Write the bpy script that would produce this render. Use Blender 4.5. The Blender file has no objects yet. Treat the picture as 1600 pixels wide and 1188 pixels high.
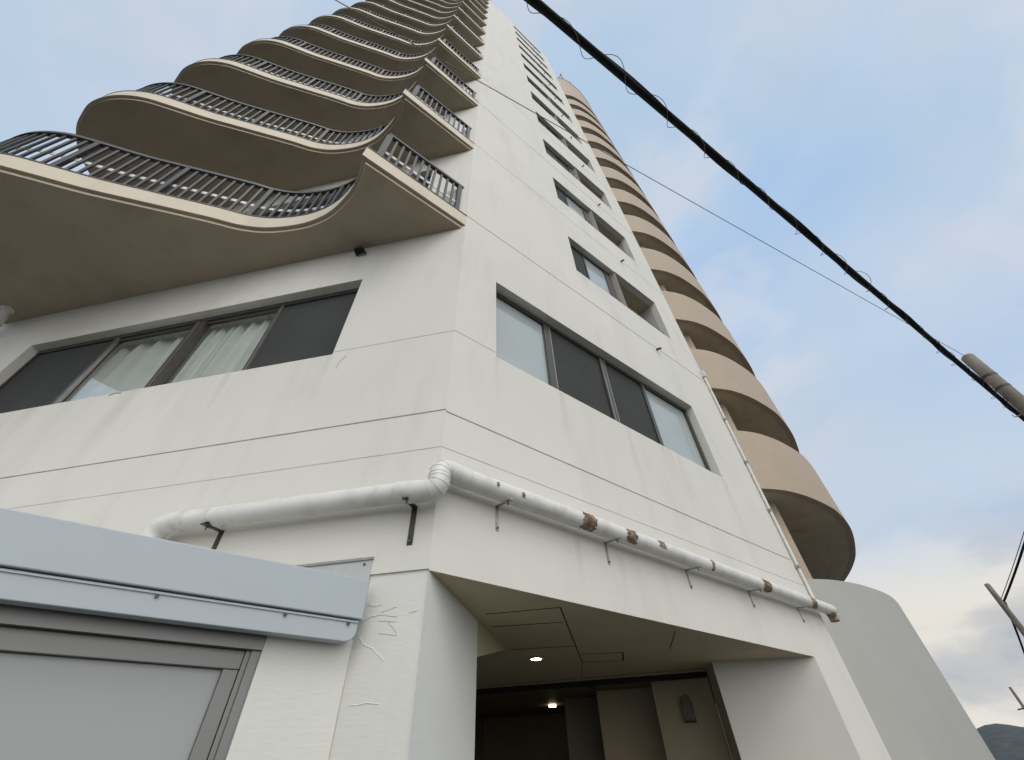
import bpy, bmesh, math, random
from mathutils import Vector, Matrix
random.seed(4)
scene = bpy.context.scene
rad = math.radians

# ------------------------------------------------------------------ camera
EYE = 1.6                      # eye height; many heights below are measured from the eye
PITCH, ROLL, FPX = rad(44.001), rad(2.306), 646.18
cam_d = bpy.data.cameras.new('camera'); cam = bpy.data.objects.new('camera', cam_d)
scene.collection.objects.link(cam); scene.camera = cam
cam_d.sensor_fit = 'HORIZONTAL'; cam_d.sensor_width = 36; cam_d.lens = FPX/1600*36
cam_d.clip_start = 0.05; cam_d.clip_end = 20000
c, s = math.cos(ROLL), math.sin(ROLL); cp, sp = math.cos(PITCH), math.sin(PITCH)
rx = Vector((c, s*sp, -s*cp)); dn = Vector((-s, c*sp, -c*cp)); fw = Vector((0, cp, sp))
M = Matrix((rx, -dn, -fw)).transposed().to_4x4(); M.translation = (0, 0, EYE)
cam.matrix_world = M

# ------------------------------------------------------------------ world and sun
SUN_EL, SUN_AZ = rad(50), rad(172)          # azimuth clockwise from the viewing direction (+Y)
w = bpy.data.worlds.new('World'); scene.world = w; w.use_nodes = True
nt = w.node_tree; N = nt.nodes; Lk = nt.links; N.clear()
out = N.new('ShaderNodeOutputWorld'); bg = N.new('ShaderNodeBackground'); bg.inputs['Strength'].default_value = 0.1
sky = N.new('ShaderNodeTexSky'); sky.sky_type = 'NISHITA'; sky.sun_disc = False
sky.sun_elevation = SUN_EL; sky.sun_rotation = SUN_AZ; sky.air_density = 1.0; sky.dust_density = 1.5
tc = N.new('ShaderNodeTexCoord'); sep = N.new('ShaderNodeSeparateXYZ'); Lk.new(tc.outputs['Generated'], sep.inputs[0])
def wnoise(scale, detail, rough, loc, zs=1.0, dist=0.0):
    mp = N.new('ShaderNodeMapping'); mp.inputs['Location'].default_value = loc; mp.inputs['Scale'].default_value = (1, 1, zs)
    n = N.new('ShaderNodeTexNoise'); n.inputs['Scale'].default_value = scale; n.inputs['Detail'].default_value = detail
    n.inputs['Roughness'].default_value = rough; n.inputs['Distortion'].default_value = dist
    Lk.new(tc.outputs['Generated'], mp.inputs[0]); Lk.new(mp.outputs[0], n.inputs['Vector']); return n.outputs['Fac']
def wramp(src, stops):
    r = N.new('ShaderNodeValToRGB'); r.color_ramp.interpolation = 'EASE'
    while len(r.color_ramp.elements) < len(stops): r.color_ramp.elements.new(0.5)
    for e, (p, col) in zip(r.color_ramp.elements, stops): e.position = p; e.color = (*col, 1) if len(col) == 3 else col
    Lk.new(src, r.inputs[0]); return r.outputs['Color']
def wmix(a, b, f, mode='MIX'):
    m = N.new('ShaderNodeMix'); m.data_type = 'RGBA'; m.blend_type = mode; m.clamp_factor = True
    for sock, v in ((m.inputs['A'], a), (m.inputs['B'], b), (m.inputs['Factor'], f)):
        if hasattr(v, 'is_output'): Lk.new(v, sock)
        elif isinstance(v, (int, float)): sock.default_value = v
        else: sock.default_value = (*v, 1)
    return m.outputs['Result']
K = 10.0
def kc(r, g, b): return (r*K, g*K, b*K)
def scaled(col, k):
    v = N.new('ShaderNodeVectorMath'); v.operation = 'SCALE'; v.inputs['Scale'].default_value = k
    Lk.new(col, v.inputs[0]); return v.outputs[0]
n1 = wnoise(1.7, 5, 0.5, (3.1, 1.7, 0.4), 1.3, 0.35)
n2 = wnoise(1.2, 3, 0.45, (7.2, 0.6, 2.2), 1.2, 0.25)
n3 = wnoise(2.6, 7, 0.55, (1.2, 5.6, 9.1), 2.2, 0.4)
n4 = wnoise(3.4, 6, 0.5, (0.3, 8.1, 4.4), 1.6, 0.6)
veil = scaled(wramp(n1, [(0.30, (0.47, 0.63, 0.82)), (0.45, (0.54, 0.67, 0.82)), (0.58, (0.64, 0.70, 0.80)), (0.70, (0.70, 0.73, 0.83))]), K)
holes = wramp(n2, [(0.36, (1, 1, 1)), (0.56, (0, 0, 0))])
blue = scaled(wramp(n3, [(0.3, (0.38, 0.58, 0.90)), (0.7, (0.56, 0.73, 0.96))]), K)
cloud = wmix(veil, blue, scaled(holes, 0.55))
puff = wramp(n4, [(0.50, (0, 0, 0)), (0.66, (1, 1, 1))])
cloud = wmix(cloud, kc(0.74, 0.77, 0.84), scaled(puff, 0.5))
gry = wramp(n4, [(0.30, (1, 1, 1)), (0.44, (0, 0, 0))])
cloud = wmix(cloud, kc(0.50, 0.63, 0.78), scaled(gry, 0.4))
cloud = wmix(cloud, sky.outputs['Color'], 0.10)
# cumulus bank low over the horizon
elev = wramp(sep.outputs['Z'], [(0.0, (1, 1, 1)), (0.16, (1, 1, 1)), (0.34, (0, 0, 0))])
bank = scaled(wramp(n3, [(0.36, (0.42, 0.47, 0.55)), (0.48, (0.56, 0.57, 0.58)), (0.60, (0.80, 0.77, 0.71))]), K)
cloud = wmix(cloud, bank, elev)
# sky brightening added behind the camera to light the walls
dotn = N.new('ShaderNodeVectorMath'); dotn.operation = 'DOT_PRODUCT'
nrm = N.new('ShaderNodeVectorMath'); nrm.operation = 'NORMALIZE'; Lk.new(tc.outputs['Generated'], nrm.inputs[0])
Lk.new(nrm.outputs[0], dotn.inputs[0])
dotn.inputs[1].default_value = (math.cos(rad(26))*math.sin(rad(157)), math.cos(rad(26))*math.cos(rad(157)), math.sin(rad(26)))
glow = wramp(dotn.outputs['Value'], [(0.50, (0, 0, 0)), (1.0, (1, 1, 1))])
cloud = wmix(cloud, kc(1.9, 1.9, 1.85), glow)
Lk.new(cloud, bg.inputs['Color']); Lk.new(bg.outputs[0], out.inputs['Surface'])

sd = bpy.data.lights.new('sun', 'SUN'); sd.energy = 0.6; sd.angle = rad(28); sd.color = (1, 0.96, 0.9)
sun = bpy.data.objects.new('sun', sd); scene.collection.objects.link(sun)
sv = Vector((math.cos(SUN_EL)*math.sin(SUN_AZ), math.cos(SUN_EL)*math.cos(SUN_AZ), math.sin(SUN_EL)))
sun.rotation_euler = sv.to_track_quat('Z', 'Y').to_euler(); sun.location = (0, -20, 30)
scene.view_settings.view_transform = 'Standard'; scene.view_settings.look = 'None'
scene.view_settings.gamma = 1; scene.view_settings.exposure = 0.0
scene.render.engine = 'CYCLES'

# ------------------------------------------------------------------ materials
def mat(name, col, rough=0.8, var=0.0, vscale=3.0, bump=0.0, bscale=60.0, stretch=(1, 1, 1), metal=0.0,
        dirt=None, dirt_amt=0.0, dirt_scale=(1.2, 1.2, 0.25), spec=0.5, coat=0.0):
    m = bpy.data.materials.new(name); m.use_nodes = True; t = m.node_tree; n = t.nodes; l = t.links
    b = n['Principled BSDF']; b.inputs['Roughness'].default_value = rough; b.inputs['Metallic'].default_value = metal
    b.inputs['Specular IOR Level'].default_value = spec; b.inputs['Coat Weight'].default_value = coat
    tcn = n.new('ShaderNodeTexCoord')
    cur = None
    base = n.new('ShaderNodeRGB'); base.outputs[0].default_value = (*col, 1); cur = base.outputs[0]
    if var:
        ns = n.new('ShaderNodeTexNoise'); ns.inputs['Scale'].default_value = vscale; ns.inputs['Detail'].default_value = 6
        ns.inputs['Roughness'].default_value = 0.6
        l.new(tcn.outputs['Object'], ns.inputs['Vector'])
        mr = n.new('ShaderNodeMapRange'); mr.inputs['From Min'].default_value = 0.3; mr.inputs['From Max'].default_value = 0.7
        mr.inputs['To Min'].default_value = 1-var; mr.inputs['To Max'].default_value = 1+var
        l.new(ns.outputs['Fac'], mr.inputs['Value'])
        vm = n.new('ShaderNodeVectorMath'); vm.operation = 'SCALE'; l.new(cur, vm.inputs[0]); l.new(mr.outputs[0], vm.inputs['Scale'])
        cur = vm.outputs[0]
    if dirt:
        mp = n.new('ShaderNodeMapping'); mp.inputs['Scale'].default_value = dirt_scale; l.new(tcn.outputs['Object'], mp.inputs[0])
        ns = n.new('ShaderNodeTexNoise'); ns.inputs['Scale'].default_value = 2.2; ns.inputs['Detail'].default_value = 8
        ns.inputs['Roughness'].default_value = 0.62; l.new(mp.outputs[0], ns.inputs['Vector'])
        mr = n.new('ShaderNodeMapRange'); mr.inputs['From Min'].default_value = 0.50; mr.inputs['From Max'].default_value = 0.72
        mr.inputs['To Max'].default_value = dirt_amt; l.new(ns.outputs['Fac'], mr.inputs['Value'])
        mx = n.new('ShaderNodeMix'); mx.data_type = 'RGBA'; l.new(mr.outputs[0], mx.inputs['Factor'])
        l.new(cur, mx.inputs['A']); mx.inputs['B'].default_value = (*dirt, 1); cur = mx.outputs['Result']
    l.new(cur, b.inputs['Base Color'])
    if bump:
        mp = n.new('ShaderNodeMapping'); mp.inputs['Scale'].default_value = stretch; l.new(tcn.outputs['Object'], mp.inputs[0])
        ns = n.new('ShaderNodeTexNoise'); ns.inputs['Scale'].default_value = bscale; ns.inputs['Detail'].default_value = 5
        l.new(mp.outputs[0], ns.inputs['Vector'])
        n2_ = n.new('ShaderNodeTexNoise'); n2_.inputs['Scale'].default_value = 1.3; n2_.inputs['Detail'].default_value = 2
        l.new(tcn.outputs['Object'], n2_.inputs['Vector'])
        ad = n.new('ShaderNodeMath'); ad.operation = 'MULTIPLY_ADD'; l.new(n2_.outputs['Fac'], ad.inputs[0]); ad.inputs[1].default_value = 2.0
        l.new(ns.outputs['Fac'], ad.inputs[2])
        bp = n.new('ShaderNodeBump'); bp.inputs['Strength'].default_value = bump; bp.inputs['Distance'].default_value = 0.006
        l.new(ad.outputs[0], bp.inputs['Height']); l.new(bp.outputs[0], b.inputs['Normal'])
    return m
MT = {}
MT['white'] = mat('white_render', (0.685, 0.66, 0.605), 0.62, 0.03, 0.9, 0.22, 14, (1, 1, 4.0), dirt=(0.50, 0.47, 0.40), dirt_amt=0.28)
MT['white_low'] = mat('white_render_low', (0.67, 0.665, 0.62), 0.55, 0.03, 1.6, 0.24, 14, (1, 1, 4.0), dirt=(0.52, 0.50, 0.45), dirt_amt=0.2)
MT['beige'] = mat('beige_paint', (0.43, 0.345, 0.26), 0.65, 0.05, 1.1, 0.35, 26, dirt=(0.36, 0.30, 0.22), dirt_amt=0.35)
MT['podium'] = mat('podium_paint', (0.40, 0.40, 0.375), 0.6, 0.04, 0.8, 0.15, 14, dirt=(0.36, 0.35, 0.32), dirt_amt=0.3)
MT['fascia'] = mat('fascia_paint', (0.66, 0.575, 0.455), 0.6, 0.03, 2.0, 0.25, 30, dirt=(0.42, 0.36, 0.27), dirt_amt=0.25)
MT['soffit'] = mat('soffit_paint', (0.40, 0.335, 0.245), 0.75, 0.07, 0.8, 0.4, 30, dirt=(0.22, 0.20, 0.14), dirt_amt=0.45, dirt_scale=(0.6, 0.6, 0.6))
MT['soffit_rear'] = mat('rear_soffit_bounce_lit', (0.56, 0.485, 0.36), 0.75, 0.08, 0.7, 0.3, 30, dirt=(0.30, 0.27, 0.18), dirt_amt=0.55, dirt_scale=(0.7, 0.7, 0.7))  # lighter soffit copy; ground bounce is put into the colour
MT['joint'] = mat('joint_sealant', (0.27, 0.255, 0.22), 0.8, 0.25, 4)
MT['joint_faint'] = mat('painted_joint', (0.55, 0.54, 0.51), 0.8, 0.1, 4)
MT['rail'] = mat('rail_paint', (0.040, 0.040, 0.041), 0.45, 0.1, 6)
MT['baluster'] = mat('baluster_paint', (0.060, 0.059, 0.058), 0.45, 0.1, 6)
MT['alu'] = mat('pale_aluminium', (0.74, 0.74, 0.72), 0.4, 0.05, 5)
MT['frame'] = mat('bronze_frame', (0.075, 0.068, 0.062), 0.38, 0.1, 6, metal=0.3)
MT['frame_edge'] = mat('frame_edge', (0.34, 0.31, 0.29), 0.3, 0.1, 6, metal=0.6)
MT['screen'] = mat('insect_screen', (0.050, 0.053, 0.051), 0.8, 0.12, 1.5, 0.1, 300, spec=0.25)
MT['frost'] = mat('frosted_pane', (0.39, 0.435, 0.44), 0.045, 0.05, 1.2, spec=0.6)
MT['upper_pane'] = mat('upper_pane_glass', (0.12, 0.135, 0.135), 0.05, 0.1, 0.8, spec=0.7)  # darker pane copy; the dark reflection upstairs is put into the base colour
MT['darkglass'] = mat('dark_glass', (0.03, 0.032, 0.033), 0.06, 0.1, 1, spec=0.7)
MT['curtain'] = mat('curtain_cloth', (0.78, 0.79, 0.76), 0.9, 0.06, 3, 0.2, 120)
MT['room'] = mat('room_dark', (0.10, 0.10, 0.095), 0.9, 0.1, 2)
MT['fasc_metal'] = mat('blue_grey_sheet', (0.41, 0.455, 0.485), 0.42, 0.03, 0.8, 0.12, 4, spec=0.5)
MT['flash'] = mat('galvanised_flashing', (0.50, 0.50, 0.48), 0.42, 0.06, 5, metal=0.25)
MT['door_frame'] = mat('door_frame_metal', (0.20, 0.197, 0.192), 0.38, 0.04, 4, metal=0.35)
MT['door_panel'] = mat('door_panel', (0.33, 0.34, 0.345), 0.25, 0.03, 0.7)
MT['steel'] = mat('dull_steel', (0.36, 0.34, 0.31), 0.38, 0.25, 30, metal=0.6)
MT['steel_dark'] = mat('weathered_steel', (0.065, 0.055, 0.045), 0.5, 0.3, 25, metal=0.3)
MT['screw'] = mat('screw_head', (0.12, 0.11, 0.10), 0.4, 0.2, 40, metal=0.5)
MT['pipe'] = mat('pipe_paint', (0.70, 0.69, 0.655), 0.36, 0.04, 5, 0.1, 60, dirt=(0.42, 0.37, 0.28), dirt_amt=0.5, dirt_scale=(3, 3, 3))
MT['rust'] = mat('rust', (0.15, 0.095, 0.06), 0.85, 0.6, 40, 0.5, 90, dirt=(0.50, 0.41, 0.28), dirt_amt=1.0, dirt_scale=(10, 10, 10))
MT['black'] = mat('black_opening', (0.012, 0.011, 0.010), 0.9)
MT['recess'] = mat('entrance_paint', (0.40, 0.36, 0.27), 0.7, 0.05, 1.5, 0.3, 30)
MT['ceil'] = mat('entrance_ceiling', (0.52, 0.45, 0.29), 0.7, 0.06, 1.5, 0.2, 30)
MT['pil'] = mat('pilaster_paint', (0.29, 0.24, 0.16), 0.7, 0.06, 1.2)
MT['column'] = mat('column_white_lit', (0.79, 0.79, 0.76), 0.55, 0.03, 1.6, 0.2, 14, (1, 1, 4.0))  # white lightened to stand for side light on the inner face
MT['jamb'] = mat('white_shade_dimmed', (0.50, 0.48, 0.44), 0.6, 0.04, 1.2, 0.15, 14)  # white dimmed so the colour itself carries the shade of the recess
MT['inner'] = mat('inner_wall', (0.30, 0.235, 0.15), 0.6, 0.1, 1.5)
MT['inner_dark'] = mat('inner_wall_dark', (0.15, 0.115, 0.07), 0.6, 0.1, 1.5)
MT['cable'] = mat('cable_rubber', (0.010, 0.010, 0.011), 0.75, 0.1, 8, spec=0.2)
MT['wire'] = mat('lashing_wire', (0.10, 0.10, 0.105), 0.5, 0.1, 8)
MT['concrete'] = mat('pole_concrete', (0.22, 0.195, 0.165), 0.85, 0.18, 5, 0.6, 40, dirt=(0.10, 0.10, 0.08), dirt_amt=0.7)
MT['asphalt'] = mat('asphalt', (0.085, 0.085, 0.082), 0.9, 0.2, 2, 0.6, 90)
MT['hill'] = mat('hill_woods', (0.050, 0.058, 0.060), 0.95, 0.35, 0.02)
MT['sea'] = mat('sea_water', (0.10, 0.17, 0.20), 0.25, 0.1, 0.05)
MT['crack'] = mat('crack_line', (0.36, 0.36, 0.33), 0.9, 0.3, 20)
MT['flake'] = mat('paint_flake', (0.76, 0.76, 0.74), 0.6, 0.05, 20)
def emis(name, col, st):
    m = bpy.data.materials.new(name); m.use_nodes = True; b = m.node_tree.nodes['Principled BSDF']
    b.inputs['Emission Color'].default_value = (*col, 1); b.inputs['Emission Strength'].default_value = st
    b.inputs['Base Color'].default_value = (*col, 1); return m
MT['lamp'] = emis('lamp_glow', (1, 0.82, 0.52), 14)
def glass_mat():
    m = bpy.data.materials.new('window_glass'); m.use_nodes = True; n = m.node_tree.nodes; l = m.node_tree.links; n.clear()
    o = n.new('ShaderNodeOutputMaterial'); tr = n.new('ShaderNodeBsdfTransparent'); tr.inputs[0].default_value = (0.80, 0.83, 0.82, 1)
    gl = n.new('ShaderNodeBsdfGlossy'); gl.inputs['Roughness'].default_value = 0.02; gl.inputs['Color'].default_value = (0.9, 0.95, 1, 1)
    lw = n.new('ShaderNodeLayerWeight'); lw.inputs['Blend'].default_value = 0.5
    pw = n.new('ShaderNodeMath'); pw.operation = 'POWER'; pw.inputs[1].default_value = 3.2; l.new(lw.outputs['Facing'], pw.inputs[0])
    fr = n.new('ShaderNodeMath'); fr.operation = 'MULTIPLY_ADD'; fr.inputs[1].default_value = 0.93; fr.inputs[2].default_value = 0.07; l.new(pw.outputs[0], fr.inputs[0]); mx = n.new('ShaderNodeMixShader')
    l.new(fr.outputs[0], mx.inputs[0]); l.new(tr.outputs[0], mx.inputs[1]); l.new(gl.outputs[0], mx.inputs[2]); l.new(mx.outputs[0], o.inputs['Surface'])
    return m
MT['glass'] = glass_mat()

# ------------------------------------------------------------------ helpers
COL = scene.collection
def V(x, y, z): return Vector((x, y, z))
class MB:
    """collects faces in world coordinates; build() links them as one mesh object"""
    def __init__(self): self.v = []; self.f = []
    def add(self, vs, fs):
        o = len(self.v); self.v += [Vector(p) for p in vs]; self.f += [[i+o for i in f] for f in fs]; return self
    def quad(self, a, b, c_, d): return self.add([a, b, c_, d], [(0, 1, 2, 3)])
    def box8(self, P):          # P: 4 bottom points, 4 top points
        return self.add(P, [(0, 3, 2, 1), (4, 5, 6, 7), (0, 1, 5, 4), (1, 2, 6, 5), (2, 3, 7, 6), (3, 0, 4, 7)])
    def fbox(self, F, t0, t1, d0, d1, z0, z1):   # box in a wall frame F(t, d, z)
        return self.box8([F(t0, d0, z0), F(t1, d0, z0), F(t1, d1, z0), F(t0, d1, z0),
                          F(t0, d0, z1), F(t1, d0, z1), F(t1, d1, z1), F(t0, d1, z1)])
    def box(self, x0, x1, y0, y1, z0, z1):
        return self.fbox(lambda t, d, z: V(t, d, z), x0, x1, y0, y1, z0, z1)
    def tube(self, pts, r, seg=12, cap=True):
        pts = [Vector(p) for p in pts]; n = len(pts); rr = r if isinstance(r, (list, tuple)) else [r]*n
        prev = None; rings = []
        for i, p in enumerate(pts):
            t = (pts[min(i+1, n-1)]-pts[max(i-1, 0)]).normalized()
            if prev is None:
                up = V(0, 0, 1) if abs(t.z) < 0.95 else V(1, 0, 0); a = t.cross(up).normalized()
            else: a = (prev - t*prev.dot(t)).normalized()
            prev = a; b = t.cross(a); rings.append([p+(a*math.cos(2*math.pi*k/seg)+b*math.sin(2*math.pi*k/seg))*rr[i] for k in range(seg)])
        vs = [q for ring in rings for q in ring]; fs = []
        for i in range(n-1):
            for k in range(seg):
                k2 = (k+1) % seg; fs.append((i*seg+k, i*seg+k2, (i+1)*seg+k2, (i+1)*seg+k))
        if cap: fs.append(tuple(range(seg))[::-1]); fs.append(tuple((n-1)*seg+k for k in range(seg)))
        return self.add(vs, fs)
    def prism(self, poly, z0, z1):
        n = len(poly); vs = [V(p[0], p[1], z0) for p in poly]+[V(p[0], p[1], z1) for p in poly]
        fs = [tuple(range(n))[::-1], tuple(range(n, 2*n))]+[(i, (i+1) % n, n+(i+1) % n, n+i) for i in range(n)]
        return self.add(vs, fs)
    def ribbon(self, line, z0, z1, th, closed=False):   # vertical band along a plan polyline, thickness th to its left
        off = offset(line, th); n = len(line)
        vs = []
        for a, b in zip(line, off): vs += [V(a[0], a[1], z0), V(a[0], a[1], z1), V(b[0], b[1], z1), V(b[0], b[1], z0)]
        fs = []
        for i in range(n-1):
            o = i*4; q = o+4
            fs += [(o, q, q+1, o+1), (o+1, q+1, q+2, o+2), (o+2, q+2, q+3, o+3), (o+3, q+3, q, o)]
        fs += [(0, 1, 2, 3), ((n-1)*4+3, (n-1)*4+2, (n-1)*4+1, (n-1)*4)]
        return self.add(vs, fs)
    def build(self, name, m, parent=None, smooth=None, bevel=0):
        me = bpy.data.meshes.new(name); base = parent_loc(parent)
        me.from_pydata([v-base for v in self.v], [], self.f); me.materials.append(m)
        bm = bmesh.new(); bm.from_mesh(me); bmesh.ops.remove_doubles(bm, verts=bm.verts, dist=1e-5)
        bmesh.ops.recalc_face_normals(bm, faces=bm.faces)
        if smooth:
            for f in bm.faces: f.smooth = True
            for e in bm.edges:
                if len(e.link_faces) == 2: e.smooth = e.calc_face_angle(0) < rad(smooth)
        bm.to_mesh(me); bm.free()
        o = bpy.data.objects.new(name, me); COL.objects.link(o)
        if parent: o.parent = parent
        if bevel:
            md = o.modifiers.new('bevel', 'BEVEL'); md.width = bevel; md.segments = 2; md.limit_method = 'ANGLE'
        return o
def parent_loc(p):
    v = Vector((0, 0, 0))
    while p is not None: v += p.location; p = p.parent
    return v
def offset(line, d):
    res = []; n = len(line)
    for i in range(n):
        a = Vector(line[max(i-1, 0)][:2]); b = Vector(line[min(i+1, n-1)][:2]); t = (b-a).normalized()
        if 0 < i < n-1:
            t1 = (Vector(line[i][:2])-a).normalized(); t2 = (b-Vector(line[i][:2])).normalized()
            k = 1/max(0.5, math.sqrt((1+t1.dot(t2))/2)); t = (t1+t2).normalized()
        else: k = 1
        res.append((line[i][0]-t.y*d*k, line[i][1]+t.x*d*k))
    return res
def spline(pts, per=6):
    P = [Vector(p) for p in pts]; out_ = []
    for i in range(len(P)-1):
        p0 = P[max(i-1, 0)]; p1 = P[i]; p2 = P[i+1]; p3 = P[min(i+2, len(P)-1)]
        for k in range(per):
            t = k/per
            out_.append(0.5*((2*p1)+(-p0+p2)*t+(2*p0-5*p1+4*p2-p3)*t*t+(-p0+3*p1-3*p2+p3)*t**3))
    out_.append(P[-1]); return out_
def empty(name, loc, label=None, cat=None, group=None):
    o = bpy.data.objects.new(name, None); COL.objects.link(o); o.location = loc; o.empty_display_size = 0.3
    if label: tag(o, label, cat, group)
    return o
def tag(o, label=None, cat=None, group=None, kind=None):
    if label: o['label'] = label
    if cat: o['category'] = cat
    if group: o['group'] = group
    if kind: o['kind'] = kind
    return o
def copy_tree(o, parent, loc):
    c_ = o.copy(); COL.objects.link(c_); c_.parent = parent; c_.location = loc
    for ch in [x for x in bpy.data.objects if x.parent == o]: copy_tree(ch, c_, ch.location.copy())
    return c_

# ------------------------------------------------------------------ plan of the tower (metres, eye at the origin)
C0 = Vector((-0.5572, 2.6214)); dR = Vector((0.77484, 0.63216)); dL = Vector((-0.98543, 0.17008))
oR = Vector((0.63216, -0.77484)); oL = Vector((-0.17008, -0.98543)); nL = -oL
def RP(t, d, z): p = C0+dR*t+oR*d; return V(p.x, p.y, z+EYE)       # front wall frame, z measured from the eye
def LP(t, d, z): p = C0+dL*t+oL*d; return V(p.x, p.y, z+EYE)       # side wall frame
P0 = C0+dL*0.41
def AP(t, d, z): p = P0+dR*t+oR*d; return V(p.x, p.y, z+EYE)       # shop annex frame
def EP(u, v, z): p = C0+nL*u-dL*v; return V(p.x, p.y, z+EYE)       # entrance frame: u inwards, v to the right
FLOOR = 3.22; NF = 12; ROOF = 45.0; RW = 5.98; LW = 8.3

# ------------------------------------------------------------------ setting
g = MB(); g.prism([(90*math.cos(a), 90*math.sin(a)) for a in [2*math.pi*k/48 for k in range(48)]], -3, 0)
tag(g.build('ground', MT['asphalt']), kind='structure')
g = MB(); g.quad(V(-9000, -9000, -2.0), V(9000, -9000, -2.0), V(9000, 9000, -2.0), V(-9000, 9000, -2.0))
tag(g.build('sea', MT['sea']), kind='structure')
g = MB(); nx, ny = 70, 12; D0 = 2600
vs = []; fs = []
for i in range(nx+1):
    az = 30+i*0.7
    for j in range(ny+1):
        rr = D0+j*160; u = j/ny
        prof = 118*(1-math.exp(-max(0, az-36.2)/1.6))*(1+0.12*math.sin(az*0.55+1.0)+0.05*math.sin(az*1.9))+8*math.sin(az*1.3)
        h = prof*math.sin(math.pi*min(1, u*1.0))**0.8 + random.uniform(-2.5, 2.5)*(0 < j < ny)
        vs.append(V(rr*math.sin(rad(az)), rr*math.cos(rad(az)), -3+max(0, h)*1.25))
for i in range(nx):
    for j in range(ny): a = i*(ny+1)+j; fs.append((a, a+1, a+ny+2, a+ny+1))
g.add(vs, fs); tag(g.build('hill', MT['hill'], smooth=80), kind='structure')

# ------------------------------------------------------------------ THE TOWER
B = empty('apartment_tower', (C0.x, C0.y, 0), 'tall white apartment tower with wavy beige balconies seen from its foot', 'building')

def wall_grid(mb, F, t0, t1, z0, z1, holes, depth):
    """front face with rectangular holes and their reveals"""
    ts = sorted({t0, t1} | {h[0] for h in holes} | {h[1] for h in holes}); zs = sorted({z0, z1} | {h[2] for h in holes} | {h[3] for h in holes})
    for i in range(len(ts)-1):
        for j in range(len(zs)-1):
            tm, zm = (ts[i]+ts[i+1])/2, (zs[j]+zs[j+1])/2
            if any(h[0] < tm < h[1] and h[2] < zm < h[3] for h in holes): continue
            mb.quad(F(ts[i], 0, zs[j]), F(ts[i+1], 0, zs[j]), F(ts[i+1], 0, zs[j+1]), F(ts[i], 0, zs[j+1]))
    for h in holes:
        a, b, lo, hi = h[:4]; dp = h[4] if len(h) > 4 else depth
        mb.quad(F(a, 0, lo), F(a, -dp, lo), F(a, -dp, hi), F(a, 0, hi)); mb.quad(F(b, 0, lo), F(b, 0, hi), F(b, -dp, hi), F(b, -dp, lo))
        mb.quad(F(a, 0, hi), F(b, 0, hi), F(b, -dp, hi), F(a, -dp, hi)); mb.quad(F(a, 0, lo), F(a, -dp, lo), F(b, -dp, lo), F(b, 0, lo))
        if len(h) > 5: mb.quad(F(a, -dp, lo), F(b, -dp, lo), F(b, -dp, hi), F(a, -dp, hi))

W1 = (0.52, 4.76, 3.20, 4.62)
holesR = [W1]; loggia_t = (3.79, 5.20)
for k in range(NF):
    zt = 8.05+FLOOR*k
    holesR.append((2.36, 3.785, zt-1.33, zt, 0.14)); holesR.append((3.785, 5.19, zt-1.33, zt+0.03, 0.14))
mb = MB(); wall_grid(mb, RP, 0, RW, 0.94, ROOF, holesR, 0.15)
# return of the front wall round its right-hand edge
e0 = RP(RW, 0, 0); e1 = e0+Vector((nL.x, nL.y, 0))*2.4
mb.quad(V(e0.x, e0.y, 0), V(e1.x, e1.y, 0), V(e1.x, e1.y, ROOF+EYE), V(e0.x, e0.y, ROOF+EYE))
# jamb strips beside the entrance opening down to the ground
mb.quad(RP(5.15, 0, -EYE), RP(RW, 0, -EYE), RP(RW, 0, 0.94), RP(5.15, 0, 0.94))
mb.build('front_wall', MT['white'], B)

WL = (1.31, 6.35, 3.22, 4.64)
holesL = [WL]
for k in range(NF): holesL.append((0.75, 7.6, 5.95+FLOOR*k, 8.15+FLOOR*k, 0.10))
mb = MB(); wall_grid(mb, LP, 0, LW, 0.95, ROOF, holesL, 0.14)
a0 = LP(LW, 0, 0); a1 = a0+Vector((nL.x, nL.y, 0))*10
mb.quad(V(a0.x, a0.y, 0), V(a1.x, a1.y, 0), V(a1.x, a1.y, ROOF+EYE), V(a0.x, a0.y, ROOF+EYE))
mb.build('side_wall', MT['white'], B)
mb = MB(); mb.quad(LP(0, -0.012, -EYE), LP(LW, -0.012, -EYE), LP(LW, -0.012, 0.95), LP(0, -0.012, 0.95))
mb.quad(LP(0, -0.012, 0.95), LP(LW, -0.012, 0.95), LP(LW, 0, 0.95), LP(0, 0, 0.95))
mb.build('lower_side_wall', MT['white_low'], B)
# roof slab with parapet cap
mb = MB(); rf = [RP(0, 0, 0), RP(RW, 0, 0), e1, a1, LP(LW, 0, 0)]
mb.prism([(p.x, p.y) for p in rf], ROOF+EYE-0.3, ROOF+EYE+0.02); mb.build('roof', MT['white'], B)

# ---- joints scored in the render
def joint(F, t0, t1, z, h=0.010, m='joint', name='wall_joint'):
    MB().fbox(F, t0, t1, -0.004, 0.0025, z-h/2, z+h/2).build(name, MT[m], B)
joint(RP, 0.0, 5.86, 2.205); joint(LP, 0.0, LW, 2.225); joint(RP, 0, 5.9, 1.855, 0.006, 'joint_faint'); joint(LP, 0, LW, 1.855, 0.006, 'joint_faint')
joint(RP, 0.0, 0.52, 3.262, 0.006, 'joint_faint'); joint(LP, 0.0, 1.31, 3.255, 0.006, 'joint_faint')
for k in range(4): joint(RP, 0.0, RW, 5.86+FLOOR*k, 0.012 if k != 1 else 0.008, 'joint' if k in (0, 2) else 'joint_faint')

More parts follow.
